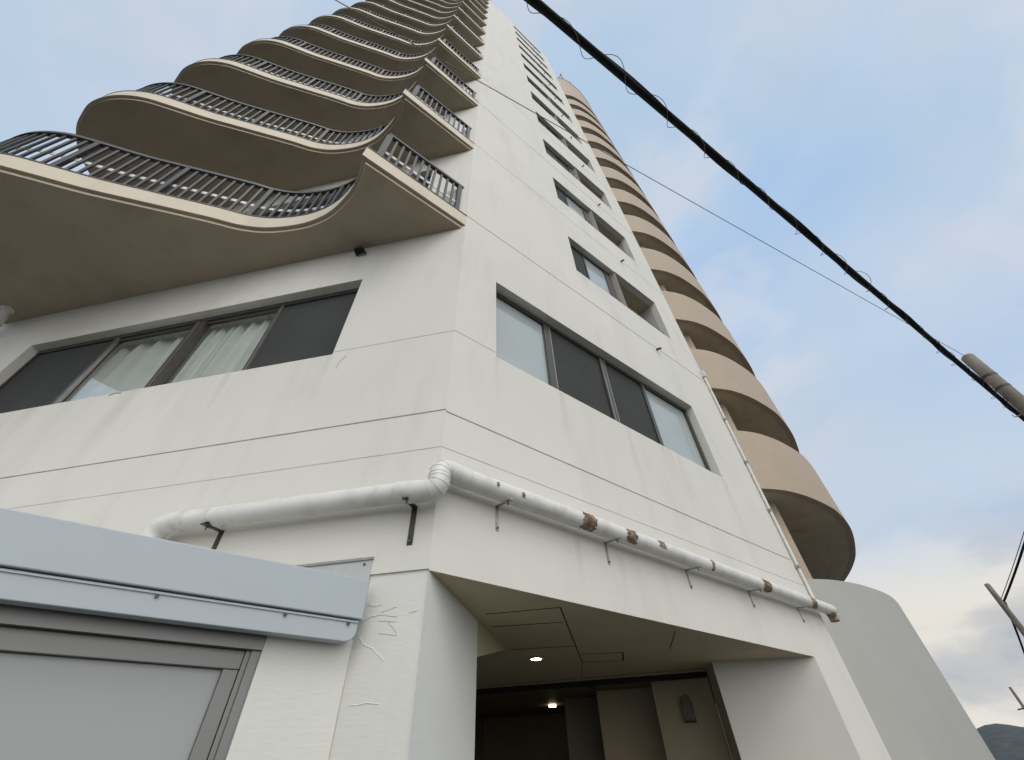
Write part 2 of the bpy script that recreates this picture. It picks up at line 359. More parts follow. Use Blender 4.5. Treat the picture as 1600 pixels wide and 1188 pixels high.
# ---- windows of the front wall
def strip(F, t0, t1, z0, z1, d0, d1, name, m, parent): return MB().fbox(F, t0, t1, d0, d1, z0, z1).build(name, MT[m], parent)
def window_front():
    t0, t1, z0, z1 = W1; f = MB(); d = -0.15
    f.fbox(RP, t0, t1, d-0.04, d+0.03, z1-0.06, z1-0.001); f.fbox(RP, t0, t1, d-0.04, d+0.03, z0+0.001, z0+0.045)
    f.fbox(RP, t0+0.001, t0+0.03, d-0.04, d+0.028, z0, z1); f.fbox(RP, t1-0.07, t1-0.001, d-0.04, d+0.028, z0, z1)
    for a, b, dd in ((1.42, 1.52, 0.03), (2.52, 2.62, 0.035), (3.50, 3.57, 0.03)): f.fbox(RP, a, b, d-0.03, d+dd, z0+0.046, z1-0.061)
    fo = f.build('window', MT['frame'], B); fo['label'] = 'long four pane window of the first floor'
    for a, dd in ((1.52, 0.034), (2.545, 0.04), (2.62, 0.038), (3.57, 0.032)): strip(RP, a, a+0.014, z0+0.047, z1-0.062, d-0.01, d+dd, 'frame_edge', 'frame_edge', fo)
    strip(RP, t0+0.03, 1.42, z0+0.045, z1-0.06, d-0.02, d-0.01, 'pane', 'frost', fo)
    strip(RP, 3.585, t1-0.07, z0+0.045, z1-0.06, d-0.02, d-0.01, 'pane', 'frost', fo)
    for a, b in ((1.535, 2.52), (2.635, 3.50)): strip(RP, a, b, z0+0.045, z1-0.06, d-0.012, d+0.004, 'insect_screen', 'screen', fo)
    strip(RP, t0, t1, z0, z1, d-0.3, d-0.25, 'room_back', 'room', fo)
window_front()

def upper_window(zt):
    z0, z1 = zt-1.33, zt; d = -0.13; f = MB()
    f.fbox(RP, 2.362, 3.78, d-0.04, d+0.02, z1-0.05, z1-0.002); f.fbox(RP, 2.362, 3.78, d-0.04, d+0.02, z0+0.002, z0+0.04)
    f.fbox(RP, 2.362, 2.39, d-0.04, d+0.018, z0+0.04, z1-0.05); f.fbox(RP, 3.55, 3.78, d-0.04, d+0.018, z0+0.04, z1-0.05)
    f.fbox(RP, 2.88, 2.915, d-0.04, d+0.018, z0+0.04, z1-0.05)
    fo = f.build('window', MT['frame'], B)
    strip(RP, 3.70, 3.735, z0+0.001, z1-0.003, d+0.018, d+0.05, 'frame_edge', 'frame_edge', fo)
    strip(RP, 2.39, 2.88, z0+0.04, z1-0.05, d-0.01, d+0.002, 'insect_screen', 'screen', fo)
    strip(RP, 2.915, 3.55, z0+0.04, z1-0.05, d-0.02, d-0.01, 'pane', 'frost', fo)
    lg = MB(); lg.quad(RP(3.785, -0.14, z1+0.03), RP(5.19, -0.14, z1+0.03), RP(5.19, -1.7, z1+0.03), RP(3.785, -1.7, z1+0.03)); lg.build('loggia_ceiling', MT['ceil'], fo)
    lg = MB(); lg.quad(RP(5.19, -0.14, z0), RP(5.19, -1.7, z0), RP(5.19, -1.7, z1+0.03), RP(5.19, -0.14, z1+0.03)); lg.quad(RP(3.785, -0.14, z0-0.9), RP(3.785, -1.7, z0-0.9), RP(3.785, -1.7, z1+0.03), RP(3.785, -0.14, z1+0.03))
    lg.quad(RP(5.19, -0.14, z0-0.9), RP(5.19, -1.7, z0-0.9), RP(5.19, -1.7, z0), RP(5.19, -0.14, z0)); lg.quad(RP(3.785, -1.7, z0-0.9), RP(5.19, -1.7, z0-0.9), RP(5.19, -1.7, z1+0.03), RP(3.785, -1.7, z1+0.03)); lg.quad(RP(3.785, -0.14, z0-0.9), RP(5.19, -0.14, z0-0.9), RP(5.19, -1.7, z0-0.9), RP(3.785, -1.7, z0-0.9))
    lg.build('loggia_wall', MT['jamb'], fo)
    lo = MB().fbox(RP, 3.80, 4.95, -0.03, 0.004, z0+0.004, z0+0.04)
    lo.build('loggia_rail', MT['rail'], fo)
    g_ = MB(); g_.fbox(RP, 3.9, 5.05, -1.69, -1.66, z0-0.85, z1-0.15); g_.build('loggia_door', MT['darkglass'], fo)
    return fo
w0 = upper_window(8.05); w0.location = (0, 0, 0)
pane_hi = None
for k in range(1, NF):
    cw_ = copy_tree(w0, B, (0, 0, FLOOR*k))
    if k >= 2:
        for ch in bpy.data.objects:
            if ch.parent == cw_ and ch.name.startswith('pane'):
                if pane_hi is None: pane_hi = ch.data.copy(); pane_hi.materials[0] = MT['upper_pane']
                ch.data = pane_hi
# scupper outlets under the windows
sc = MB(); sc.tube([RP(4.30, 0, 5.80), RP(4.30, 0.05, 5.79), RP(4.30, 0.085, 5.765)], 0.022, 8); sc = sc.build('drain_spout', MT['steel_dark'], B)
for k in range(1, NF): copy_tree(sc, B, (0, 0, FLOOR*k))

# ---- window of the side wall
t0, t1, z0, z1 = WL; d = -0.14; f = MB()
f.fbox(LP, t0, t1, d-0.05, d+0.03, z1-0.07, z1-0.001); f.fbox(LP, t0, t1, d-0.05, d+0.03, z0+0.001, z0+0.045)
f.fbox(LP, t0+0.001, t0+0.03, d-0.05, d+0.028, z0+0.045, z1-0.07); f.fbox(LP, t1-0.04, t1-0.001, d-0.05, d+0.028, z0+0.045, z1-0.07)
for a, b, dd in ((2.46, 2.50, 0.032), (3.58, 3.68, 0.026), (3.70, 3.75, 0.034), (4.96, 5.03, 0.030)): f.fbox(LP, a, b, d-0.045, d+dd, z0+0.046, z1-0.071)
for a, b in ((2.50, 3.58), (3.75, 4.96)):
    f.fbox(LP, a, b, d-0.03, d+0.01, z0+0.046, z0+0.10); f.fbox(LP, a, b, d-0.03, d+0.01, z1-0.12, z1-0.071)
wl = f.build('window', MT['frame'], B); wl['label'] = 'long window of the side wall with white curtains in its middle panes'
for a in (2.452, 3.692, 4.952): strip(LP, a, a+0.01, z0+0.047, z1-0.072, d, d+0.038, 'frame_edge', 'frame_edge', wl)
for a, b in ((t0+0.03, 2.455), (5.03, t1-0.04)): strip(LP, a, b, z0+0.045, z1-0.07, d-0.01, d+0.006, 'insect_screen', 'screen', wl)
for a, b in ((2.50, 3.58), (3.75, 4.96)): MB().quad(LP(a, d-0.01, z0+0.10), LP(b, d-0.01, z0+0.10), LP(b, d-0.01, z1-0.12), LP(a, d-0.01, z1-0.12)).build('pane', MT['glass'], wl)
def curtain(a, b, seed):
    rnd = random.Random(seed); n = 90; vs = []; fs = []; ph = rnd.uniform(0, 6)
    for i in range(n+1):
        u = i/n; t = a+(b-a)*u
        for j, z in enumerate((z0-0.02, z0+0.5, z1-0.4, z1-0.02)):
            amp = (0.050, 0.048, 0.042, 0.022)[j]; off = amp*(math.sin(u*26+ph+0.35*math.sin(u*9+j*0.4))+0.5*math.sin(u*57+ph*2+j*0.3))
            vs.append(LP(t+0.05*math.sin(u*7+seed)*(3-j)/3*0.5, -0.27+off, z))
    for i in range(n):
        for j in range(3): p = i*4+j; fs.append((p, p+4, p+5, p+1))
    mbc = MB(); mbc.add(vs, fs); return mbc.build('curtain', MT['curtain'], wl, smooth=180)
curtain(2.35, 3.16, 1); curtain(3.18, 3.75, 5); curtain(3.72, 5.05, 3)
strip(LP, t0, t1, z0, z1, -0.62, -0.60, 'room_back', 'room', wl)

# glazing behind the balconies
gz = MB(); zb = 5.95
gz.fbox(LP, 0.752, 7.598, -0.13, -0.10, zb+0.001, zb+0.08); gz.fbox(LP, 0.752, 7.598, -0.13, -0.10, zb+2.12, zb+2.199)
for i in range(7): gz.fbox(LP, 0.753+i*1.13, 0.753+i*1.13+0.06, -0.131, -0.09, zb+0.081, zb+2.119)
gz = gz.build('balcony_door', MT['frame'], B)
strip(LP, 0.76, 7.59, zb+0.08, zb+2.12, -0.14, -0.132, 'pane', 'darkglass', gz)
for k in range(1, NF): copy_tree(gz, B, (0, 0, FLOOR*k))

# ---- wavy balconies
tip = C0-dR*1.50
wave = [tip, (-1.79, 1.83), (-1.92, 2.01), (-2.07, 2.155), (-2.28, 2.31), (-2.50, 2.42), (-2.78, 2.50), (-3.10, 2.535), (-3.38, 2.53), (-3.66, 2.475),
        (-3.95, 2.37), (-4.35, 2.24), (-4.84, 2.085), (-5.35, 1.92), (-5.85, 1.73), (-6.22, 1.60), (-6.58, 1.545), (-6.92, 1.56),
        (-7.24, 1.645), (-7.50, 1.80), (-7.72, 1.97), (-7.92, 2.22), (-8.05, 2.50), (-8.12, 2.9), (-8.15, 3.4), (-8.16, 3.93)]
wave = [Vector(p) for p in wave]
wv = spline(wave, 6)                                # outer edge, from the tip leftwards
outer = [Vector(C0)] + wv                           # straight end lies in the plane of the front wall
endL = Vector((wv[-1].x, wv[-1].y))
def closed(line):                                    # close against the side wall, 2 cm inside it
    q1 = LP(7.62, -0.03, 0); q2 = LP(0.02, -0.03, 0)
    return [(p[0], p[1]) for p in line]+[(q1.x, q1.y), (q2.x, q2.y)]
ZS = 5.50+EYE
outer_pts = [(p.x, p.y) for p in outer]
inset = offset(outer_pts, 0.056); 
sgn = 1
# choose the side of the offset that lies inside the slab
if (Vector(inset[30])-Vector((-4, 3.1))).length > (Vector(outer_pts[30])-Vector((-4, 3.1))).length: sgn = -1; inset = offset(outer_pts, -0.056)
inset[0] = (C0.x+dL.x*0.06, C0.y+dL.y*0.06)
def clean(line, lim):
    return [p for i, p in enumerate(line) if i < 2 or (Vector(outer_pts[i])-Vector(outer_pts[1])).length > lim]
inset = clean(inset, 0.13)
bal = MB(); bal.prism(closed(outer_pts), ZS+0.055, ZS+0.35)
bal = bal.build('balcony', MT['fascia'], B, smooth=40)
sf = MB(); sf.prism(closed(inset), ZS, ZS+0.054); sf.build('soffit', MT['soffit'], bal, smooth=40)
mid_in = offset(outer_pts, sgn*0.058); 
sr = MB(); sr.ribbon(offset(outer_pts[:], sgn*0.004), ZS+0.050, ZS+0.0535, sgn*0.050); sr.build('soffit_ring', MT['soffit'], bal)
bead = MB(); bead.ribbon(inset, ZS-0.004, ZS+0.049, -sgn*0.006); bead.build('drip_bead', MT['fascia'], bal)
trim = MB(); trim.ribbon(outer_pts[1:], ZS+0.335, ZS+0.356, -sgn*0.008); trim.ribbon([outer_pts[0], outer_pts[1]], ZS+0.335, ZS+0.356, -sgn*0.008)
trim.build('edge_trim', MT['frame'], bal)
rl = clean(offset(outer_pts, sgn*0.10), 0.24); rl[1] = (tip.x+dR.x*0.17+(-oR.x)*0.10, tip.y+dR.y*0.17+(-oR.y)*0.10); rl[0] = (C0.x-dR.x*0.13-oR.x*0.10, C0.y-dR.y*0.13-oR.y*0.10)
zr = ZS+0.35
hr = MB(); 
hw = 0.03
hrl = offset(rl, -sgn*hw); hrl2 = [(p[0], p[1]) for p in hrl]
ext = Vector(rl[0])+dR*0.10
line_h = [tuple(ext)]+rl
hr.ribbon(offset(line_h, -sgn*hw), zr+1.045, zr+1.105, sgn*2*hw)
hr.build('handrail', MT['rail'], bal)
lr = MB(); lr.ribbon(offset(rl, -sgn*0.012), zr+0.07, zr+0.10, sgn*0.024); lr.build('lower_rail', MT['rail'], bal)
mr_ = MB(); mr_.ribbon(offset(rl, sgn*0.018), zr+0.47, zr+0.535, sgn*0.012); mr_.build('middle_rail', MT['alu'], bal)
bl = MB(); ps = MB()
def put(q, t, post):
    hw_, hd_ = (0.030, 0.028) if post else (0.0165, 0.014); nrm_ = Vector((-t.y, t.x)); tgt = ps if post else bl; z_0 = zr if post else zr+0.10
    pp = [q-t*hw_-nrm_*hd_, q+t*hw_-nrm_*hd_, q+t*hw_+nrm_*hd_, q-t*hw_+nrm_*hd_]
    tgt.box8([V(p.x, p.y, z_0) for p in pp]+[V(p.x, p.y, zr+1.045) for p in pp])
a = Vector(rl[0]); b = Vector(rl[1]); t = (b-a).normalized()
for i in range(12): put(a+(b-a)*(i/11), t, i in (0, 11))
step = 0.130; nxt = step; run = 0.0; nb = 1
for i in range(1, len(rl)-1):
    a = Vector(rl[i]); b = Vector(rl[i+1]); L_ = (b-a).length; t = (b-a)/L_
    while nxt < run+L_: put(a+t*(nxt-run), t, nb % 9 == 0); nb += 1; nxt += step
    run += L_
tp_ = Vector(rl[1]); q = MB(); q.box8([V(*(tp_+a_), z_) for z_ in (zr, zr+1.045) for a_ in (-dR*0.05-oR*0.012, dR*0.035-oR*0.012, dR*0.035+oR*0.012, -dR*0.05+oR*0.012)]); q.build('tip_post', MT['baluster'], bal)
bl.build('balusters', MT['baluster'], bal)
for i in range(0, len(ps.v), 8):
    q = MB(); q.box8(ps.v[i:i+8]); q.build('post', MT['rail'], bal)
for k in range(1, NF+1):
    cb = copy_tree(bal, B, (0, 0, FLOOR*k))
    if k == NF: cb['label'] = 'balcony slab at roof level'

# vent hood under the lowest balcony
vh = MB(); hp = []
for i in range(9):
    a = math.pi*i/8
    hp.append((math.cos(a)*0.075, math.sin(a)*0.09))
vs = []; 
for dd, sc_ in ((0.0, 1.0), (0.09, 0.95), (0.12, 0.8)):
    for x, z in hp: vs.append(LP(1.48-x*sc_, dd, 5.29+z*sc_))
fs = []
for r_ in range(2):
    for i in range(8): fs.append((r_*9+i, r_*9+i+1, (r_+1)*9+i+1, (r_+1)*9+i))
fs.append(tuple(18+i for i in range(9)))
vh.add(vs, fs); vh = vh.build('vent_hood', MT['steel_dark'], B, smooth=50)

# ---- tower crown line, entrance, podium -------------------------------------------------
# entrance: a recess whose sides run square to the side wall
def ent():
    zc = 0.94
    v_r = lambda u: 0
    q_left0 = EP(0.0, 0, 0); rj = RP(5.15, 0, 0)
    # ceiling
    c_ = MB(); pts = [RP(0.0, -0.0, zc), RP(5.15, 0, zc), V(2.24, 5.94, zc+EYE), V(2.30, 6.36, zc+EYE), V(2.30, 6.40, zc+EYE), V(-1.6, 7.26, zc+EYE), V(-1.9, 5.2, zc+EYE), EP(1.175, -1.3, zc), EP(1.175, 0, zc)]
    c_.add(pts, [tuple(range(len(pts)))]); c_.build('entrance_ceiling', MT['ceil'], B)
    # left face of the recess (inner face of the corner column)
    l_ = MB(); l_.quad(EP(0, 0, -EYE), EP(1.175, 0, -EYE), EP(1.175, 0, zc), EP(0, 0, zc)); l_.quad(EP(1.175, 0, -EYE), EP(1.175, -1.3, -EYE), EP(1.175, -1.3, zc), EP(1.175, 0, zc))
    l_.build('corner_column', MT['column'], B)
    h_ = MB(); h_.add([EP(1.176, 0, 0.69), EP(1.176, 0, zc), EP(2.27, 0, zc-0.001), EP(1.176, -0.18, 0.69), EP(1.176, -0.18, zc), EP(2.27, -0.18, zc-0.001)],
                      [(0, 2, 1), (3, 4, 5), (0, 3, 5, 2), (0, 1, 4, 3)]); h_.build('lintel', MT['ceil'], B)
    # right face
    r_ = MB(); a = RP(5.15, 0, 0); b = V(2.24, 5.94, 0); b2 = V(2.30, 6.36, 0)
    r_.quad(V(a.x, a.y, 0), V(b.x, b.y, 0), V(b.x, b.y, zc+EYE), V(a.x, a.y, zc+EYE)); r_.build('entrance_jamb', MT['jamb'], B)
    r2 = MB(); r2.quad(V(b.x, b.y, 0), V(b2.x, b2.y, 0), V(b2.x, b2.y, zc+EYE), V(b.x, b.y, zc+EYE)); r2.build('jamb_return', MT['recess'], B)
    # dark shutter track along the back of the ceiling
    A = Vector((2.30, 6.36)); Bv = Vector((-1.6, 7.26)); dd = (Bv-A).normalized(); nn = Vector((-dd.y, dd.x)) 
    if nn.y < 0: nn = -nn
    def TP(t, d_, z): p = A+dd*t+nn*d_; return V(p.x, p.y, z+EYE)
    MB().fbox(TP, 0.0, 4.0, 0.0, 0.14, zc-0.075, zc-0.012).build('shutter_track', MT['black'], B)
    MB().fbox(TP, 0.0, 4.0, -0.03, 0.0, zc-0.03, zc-0.005).build('track_trim', MT['inner'], B)
    MB().fbox(TP, 1.42, 1.50, -0.02, 0.02, zc-0.12, zc-0.07).build('track_bracket', MT['black'], B)
    # inner hall: ceiling, back wall and pilasters
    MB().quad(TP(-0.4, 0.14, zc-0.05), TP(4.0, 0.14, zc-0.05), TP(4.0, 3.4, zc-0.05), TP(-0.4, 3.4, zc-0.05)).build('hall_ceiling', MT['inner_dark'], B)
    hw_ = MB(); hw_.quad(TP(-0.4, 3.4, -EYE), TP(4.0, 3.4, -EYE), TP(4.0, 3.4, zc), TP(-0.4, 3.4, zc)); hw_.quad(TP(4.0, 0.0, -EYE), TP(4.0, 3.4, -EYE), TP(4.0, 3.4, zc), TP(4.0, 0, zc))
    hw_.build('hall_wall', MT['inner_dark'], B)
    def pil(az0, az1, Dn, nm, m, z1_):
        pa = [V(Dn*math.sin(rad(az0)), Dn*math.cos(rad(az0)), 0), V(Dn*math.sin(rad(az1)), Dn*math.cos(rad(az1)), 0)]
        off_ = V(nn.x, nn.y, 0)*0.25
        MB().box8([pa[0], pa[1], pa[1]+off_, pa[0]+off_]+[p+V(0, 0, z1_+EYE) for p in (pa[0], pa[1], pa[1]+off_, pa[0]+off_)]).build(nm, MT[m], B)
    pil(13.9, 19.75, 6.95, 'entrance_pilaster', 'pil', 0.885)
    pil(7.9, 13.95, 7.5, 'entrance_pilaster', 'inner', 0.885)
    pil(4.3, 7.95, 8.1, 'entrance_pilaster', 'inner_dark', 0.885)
    # ceiling panel seams and access hatch
    def seam(p, q, w_=0.010, m='joint'):
        p = Vector(p); q = Vector(q); t = (q-p).normalized(); n_ = Vector((-t.y, t.x))*w_/2
        z_ = zc+EYE-0.003
        ss.box8([V(*(p-n_), z_), V(*(q-n_), z_), V(*(q+n_), z_), V(*(p+n_), z_), V(*(p-n_), z_+0.002), V(*(q-n_), z_+0.002), V(*(q+n_), z_+0.002), V(*(p+n_), z_+0.002)])
    ss = MB(); seam((-0.28, 3.6), (0.30, 3.50)); seam((0.30, 3.50), (0.67, 5.64)); seam((0.67, 5.64), (0.75, 6.6), 0.005); seam((-0.27, 3.98), (0.345, 3.92)); seam((-0.12, 4.87), (0.52, 4.81))
    seam((1.41, 4.38), (1.54, 5.13), 0.008); seam((0.62, 5.22), (1.06, 5.20), 0.012); seam((1.06, 5.2), (1.14, 5.65), 0.016); seam((0.67, 5.62), (1.14, 5.65), 0.008)
    ss.build('ceiling_seams', MT['black'], B)
    # downlights
    p = V(0.14, 5.34, zc+EYE-0.004)
    lm = MB(); lm.tube([p, p-V(0, 0, 0.006)], 0.055, 20); lm.build('ceiling_light', MT['lamp'], B)
    lr_ = MB(); lr_.tube([p+V(0, 0, 0.001), p-V(0, 0, 0.003)], 0.085, 24); lr_.build('light_trim', MT['white_low'], B)
    q = V(-0.2, 9.2, zc-0.05+EYE-0.02); q = TP(2.35, 2.0, zc-0.06)
    MB().box(q.x-0.055, q.x+0.055, q.y-0.05, q.y+0.05, q.z-0.02, q.z).build('hall_light', MT['lamp'], B)
    # wall lamp on the bright pilaster
    D_ = 6.93; pa = V(D_*math.sin(rad(17.0)), D_*math.cos(rad(17.0)), 0.085*D_+EYE)
    s_ = MB(); prof = [(-0.055, -0.12), (0.055, -0.12), (0.055, 0.04), (0.04, 0.085), (0, 0.10), (-0.04, 0.085), (-0.055, 0.04)]
    ax = V(math.cos(rad(17)), -math.sin(rad(17)), 0); bx = V(-math.sin(rad(17)), -math.cos(rad(17)), 0)
    vs = [pa+ax*x*1.25+V(0, 0, z*1.25) for x, z in prof]+[pa+ax*x*1.1+V(0, 0, z*1.1)+bx*0.09 for x, z in prof]
    n = len(prof); s_.add(vs, [tuple(range(n)), tuple(range(n, 2*n))]+[(i, (i+1) % n, n+(i+1) % n, n+i) for i in range(n)])
    s_.build('wall_lamp', MT['steel_dark'], B)
ent()

# ---- rounded rear wing: stacked curved balconies over a curved podium wall
arc = [(4.2, 8.72), (4.95, 8.76), (5.74, 8.90), (6.34, 9.04), (6.96, 9.33), (7.57, 9.73), (8.16, 10.19), (8.68, 10.72), (9.17, 11.30), (9.60, 11.9), (10.14, 12.75),
       (10.70, 13.75), (11.25, 15.05), (11.68, 16.45), (12.0, 18.2), (12.0, 20.0), (11.5, 21.8), (10.4, 23.4), (8.8, 24.4)]
ar = [(p.x, p.y) for p in spline([Vector(p) for p in arc], 5)]
ins = offset(ar, 0.16)
if Vector(ins[40])[0] > ar[40][0]: ins = offset(ar, -0.16); sg2 = -1
else: sg2 = 1
ZR = 4.74+EYE
core = [(4.0, 9.6), (6.34, 9.62), (6.9, 13.0), (7.6, 16.5), (8.0, 20.5), (7.4, 23.0)]
cbm = MB(); cbm.ribbon(ar, ZR, ZR+1.70, sg2*0.16)
cb0 = cbm.build('curved_balcony', MT['beige'], B, smooth=40)
sfm = MB(); ring_in = offset(ar, sg2*0.161)
poly = ring_in+[(7.4, 23.0), (8.0, 20.5), (7.6, 16.5), (6.9, 13.0), (6.15, 9.6), (4.2, 9.4)]
sfm.prism(poly, ZR+0.012, ZR+0.25); sfm.build('soffit', MT['soffit_rear'], cb0)
ri = MB(); r_a = offset(ar, sg2*0.66); r_b = offset(ar, sg2*0.165)
ri.ribbon(r_b, ZR+0.004, ZR+0.010, sg2*0.5); ri.build('soffit_rim', MT['soffit_rear'], cb0)
for k in range(1, 13):
    if k < 12: copy_tree(cb0, B, (0, 0, FLOOR*k))
top = MB(); top.ribbon(ar, ZR+FLOOR*12, ZR+FLOOR*12+6.9, sg2*0.16)
top.prism(poly, ZR+FLOOR*12+0.012, ZR+FLOOR*12+0.25)
top.ribbon(offset(ar, -sg2*0.03), ZR+FLOOR*12+6.9, ZR+FLOOR*12+7.0, sg2*0.22); top.build('rounded_crown', MT['beige'], B, smooth=40)
cw = MB(); cw.prism(core+[(3.9, 23.0)], 0, ZR+FLOOR*12+5.5); cw.build('rear_wall', MT['beige'], B)
pod = MB(); ZP = 2.72+EYE; pod.ribbon(offset(ar, -sg2*0.02), 0, ZP, sg2*0.25); pod = pod.build('podium_wall', MT['podium'], B, smooth=40)

# ------------------------------------------------------------------ SHOP ANNEX (left foreground)
A_ = empty('shop_annex', tuple(AP(-1.5, 0, -EYE)), 'low shop front with blue grey sheet metal fascia at left', 'shop front')
mb = MB(); mb.fbox(AP, -0.45, 0.0, -0.14, 0.0, -EYE, 0.60); mb.build('pier', MT['white_low'], A_, bevel=0.004)
mb = MB(); mb.fbox(AP, -4.6, -0.015, 0.02, 0.125, 0.672, 0.883); mb.build('upper_fascia', MT['fasc_metal'], A_, bevel=0.006)
mb = MB(); prof = [(-4.6, 0.562), (-0.085, 0.562), (-0.055, 0.57), (-0.035, 0.588), (-0.028, 0.61), (-0.028, 0.668), (-4.6, 0.668)]
vs = [AP(t, 0.03, z) for t, z in prof]+[AP(t, 0.105, z) for t, z in prof]; n = len(prof)
mb.add(vs, [tuple(range(n)), tuple(range(n, 2*n))]+[(i, (i+1) % n, n+(i+1) % n, n+i) for i in range(n)]); mb.build('lower_fascia', MT['fasc_metal'], A_, bevel=0.004)
mb = MB(); mb.fbox(AP, -4.6, -0.03, 0.0, 0.112, 0.655, 0.664); mb.build('fascia_lip', MT['fasc_metal'], A_)
mb = MB(); r4 = [AP(-4.6, 0.02, 0.86), AP(-0.02, 0.02, 0.86), LP(0.42, 0.008, 0.80), LP(5.5, 0.008, 0.80)]
mb.add(r4, [(0, 1, 2, 3)]); mb.build('annex_roof', MT['flash'], A_)
mb = MB(); mb.fbox(LP, 0.385, 5.2, -0.011, 0.006, 0.70, 1.048); mb.build('flashing', MT['flash'], A_)
mb = MB(); mb.fbox(LP, 0.38, 5.2, 0.006, 0.016, 1.040, 1.056); mb.build('flashing_edge', MT['steel'], A_)
for t, z in ((0.435, 1.015), (0.86, 1.02)):
    mb = MB(); mb.tube([LP(t, 0.006, z), LP(t, 0.014, z)], 0.008, 8); mb.build('screw', MT['screw'], A_)
for t in (-0.085, -0.42, -0.98, -1.55, -2.1):
    mb = MB(); mb.tube([AP(t, 0.105, 0.648), AP(t, 0.116, 0.646)], 0.0085, 8); mb.build('screw', MT['screw'], A_)
mb = MB(); mb.fbox(AP, -4.6, -0.452, -0.10, 0.0, 0.505, 0.60); mb.build('head_board', MT['door_frame'], A_)
mb = MB(); mb.fbox(AP, -0.492, -0.451, -0.10, -0.02, -EYE, 0.504); mb.fbox(AP, -0.515, -0.493, -0.10, -0.035, -EYE, 0.504); mb.build('outer_frame', MT['door_frame'], A_)
mb = MB(); mb.fbox(AP, -4.6, -0.516, -0.10, -0.045, 0.425, 0.504); mb.fbox(AP, -0.585, -0.517, -0.10, -0.047, -EYE, 0.424); mb.build('door_frame', MT['door_frame'], A_, bevel=0.003)
mb = MB(); mb.fbox(AP, -4.6, -0.586, -0.10, -0.075, -EYE, 0.423); mb.build('door_panel', MT['door_panel'], A_)

# ------------------------------------------------------------------ DRAIN PIPE with its brackets
r = 0.072
Lq = lambda t, z: LP(t, 0.112, z); Rq = lambda t, z: RP(t, 0.112, z)
# plan point 0.112 in front of both walls
den = dL.x*dR.y-dL.y*dR.x
pl = C0+oL*0.112; pr = C0+oR*0.112; dd_ = pr-pl
tt = (dd_.x*dR.y-dd_.y*dR.x)/den; Qc = pl+dL*tt
ZL, ZRr = 1.432, 1.572
DP = empty('drain_pipe', (C0.x, C0.y, 0), 'white painted drain pipe wrapping the wall corner with rusty patches', 'drain pipe')
def smooth_path(pts, rc, seg=6):
    P = [Vector(p) for p in pts]; o = [P[0]]
    for i in range(1, len(P)-1):
        a = (P[i-1]-P[i]); b = (P[i+1]-P[i]); ra = min(rc, a.length*0.49, b.length*0.49)
        p1 = P[i]+a.normalized()*ra; p2 = P[i]+b.normalized()*ra
        for k in range(seg+1):
            t = k/seg; o.append((p1*(1-t)**2+P[i]*2*t*(1-t)+p2*t*t))
    o.append(P[-1]); return o
mb = MB(); mb.tube([Lq(0.20, ZL), Lq(0.70, ZL), Lq(1.4, ZL), Lq(1.90, ZL)], r, 28, True); mb.build('pipe', MT['pipe'], DP, smooth=50)
mb = MB(); mb.tube([Rq(0.13, ZRr), Rq(2, ZRr-0.01), Rq(4, ZRr-0.02), Rq(6.10, ZRr-0.03)], r, 28, True); mb.build('pipe', MT['pipe'], DP, smooth=50)
q1 = V(Qc.x, Qc.y, EYE+ZL-0.03); q2 = V(Qc.x, Qc.y, EYE+ZRr+0.02)
q1 = q1 + V(oL.x+oR.x, oL.y+oR.y, 0)*0.015; q2 = q2 + V(oL.x+oR.x, oL.y+oR.y, 0)*0.0
path = smooth_path([Lq(0.24, ZL), q1, q2, Rq(0.16, ZRr)], 0.085, 4)
# mitred segments read as separate rings on the elbows
mb = MB(); mb.tube(path, 0.076, 28, True); mb.build('elbow', MT['pipe'], DP, smooth=50)
mb = MB()
for i in range(2, len(path)-2):
    t = (path[i+1]-path[i-1]).normalized(); mb.tube([path[i]-t*0.0025, path[i]+t*0.0025], 0.0785, 28, True)
mb.build('elbow_seams', MT['pipe'], DP, smooth=50)
mb = MB(); mb.tube(smooth_path([Lq(1.88, ZL), Lq(2.11, ZL-0.01), Lq(2.13, ZL-0.5)], 0.13, 6), 0.077, 28, True); mb.build('elbow', MT['pipe'], DP, smooth=50)
for F, t, z in ((Lq, 0.735, ZL), (Lq, 1.66, ZL), (Rq, 0.17, ZRr), (Rq, 3.22, ZRr-0.016), (Rq, 5.30, ZRr-0.026)):
    mb = MB(); mb.tube([F(t, z), F(t+0.012, z)], r+0.0025, 28, True); mb.build('coupling', MT['pipe'], DP, smooth=50)
mb = MB(); mb.tube(smooth_path([Rq(5.96, ZRr-0.05), Rq(6.06, ZRr-0.10), Rq(6.06, ZRr-0.17)], 0.05, 4), 0.055, 20, True); mb.build('outlet', MT['rust'], DP, smooth=50)
# rust patches: ragged shells lying on the pipe
def rust(t, wdt, a0, a1, seed):
    rnd = random.Random(seed); na, nt_ = 16, 10; vs = []; keep = {}
    zc_ = ZRr-0.005*t
    grid = {}
    for i in range(nt_+1):
        for j in range(na+1):
            a = rad(a0+(a1-a0)*j/na); tt_ = t+wdt*(i/nt_-0.5)+0.006*math.sin(j*1.7+seed)+0.004*math.sin(j*0.9+2*seed)
            # angle 0 = outwards, 90 = up
            grid[i, j] = len(vs); rr_ = r+0.0018
            vs.append(RP(tt_, 0.112+rr_*math.cos(a), zc_+rr_*math.sin(a)))
    fs = []
    for i in range(nt_):
        for j in range(na):
            e = max(abs(i-nt_/2+0.5)/(nt_/2), abs(j-na/2+0.5)/(na/2))
            if e < 0.98-0.22*rnd.random()*(e > 0.7): fs.append((grid[i, j], grid[i+1, j], grid[i+1, j+1], grid[i, j+1]))
    mb = MB(); mb.add(vs, fs); mb.build('rust_patch', MT['rust'], DP, smooth=60)
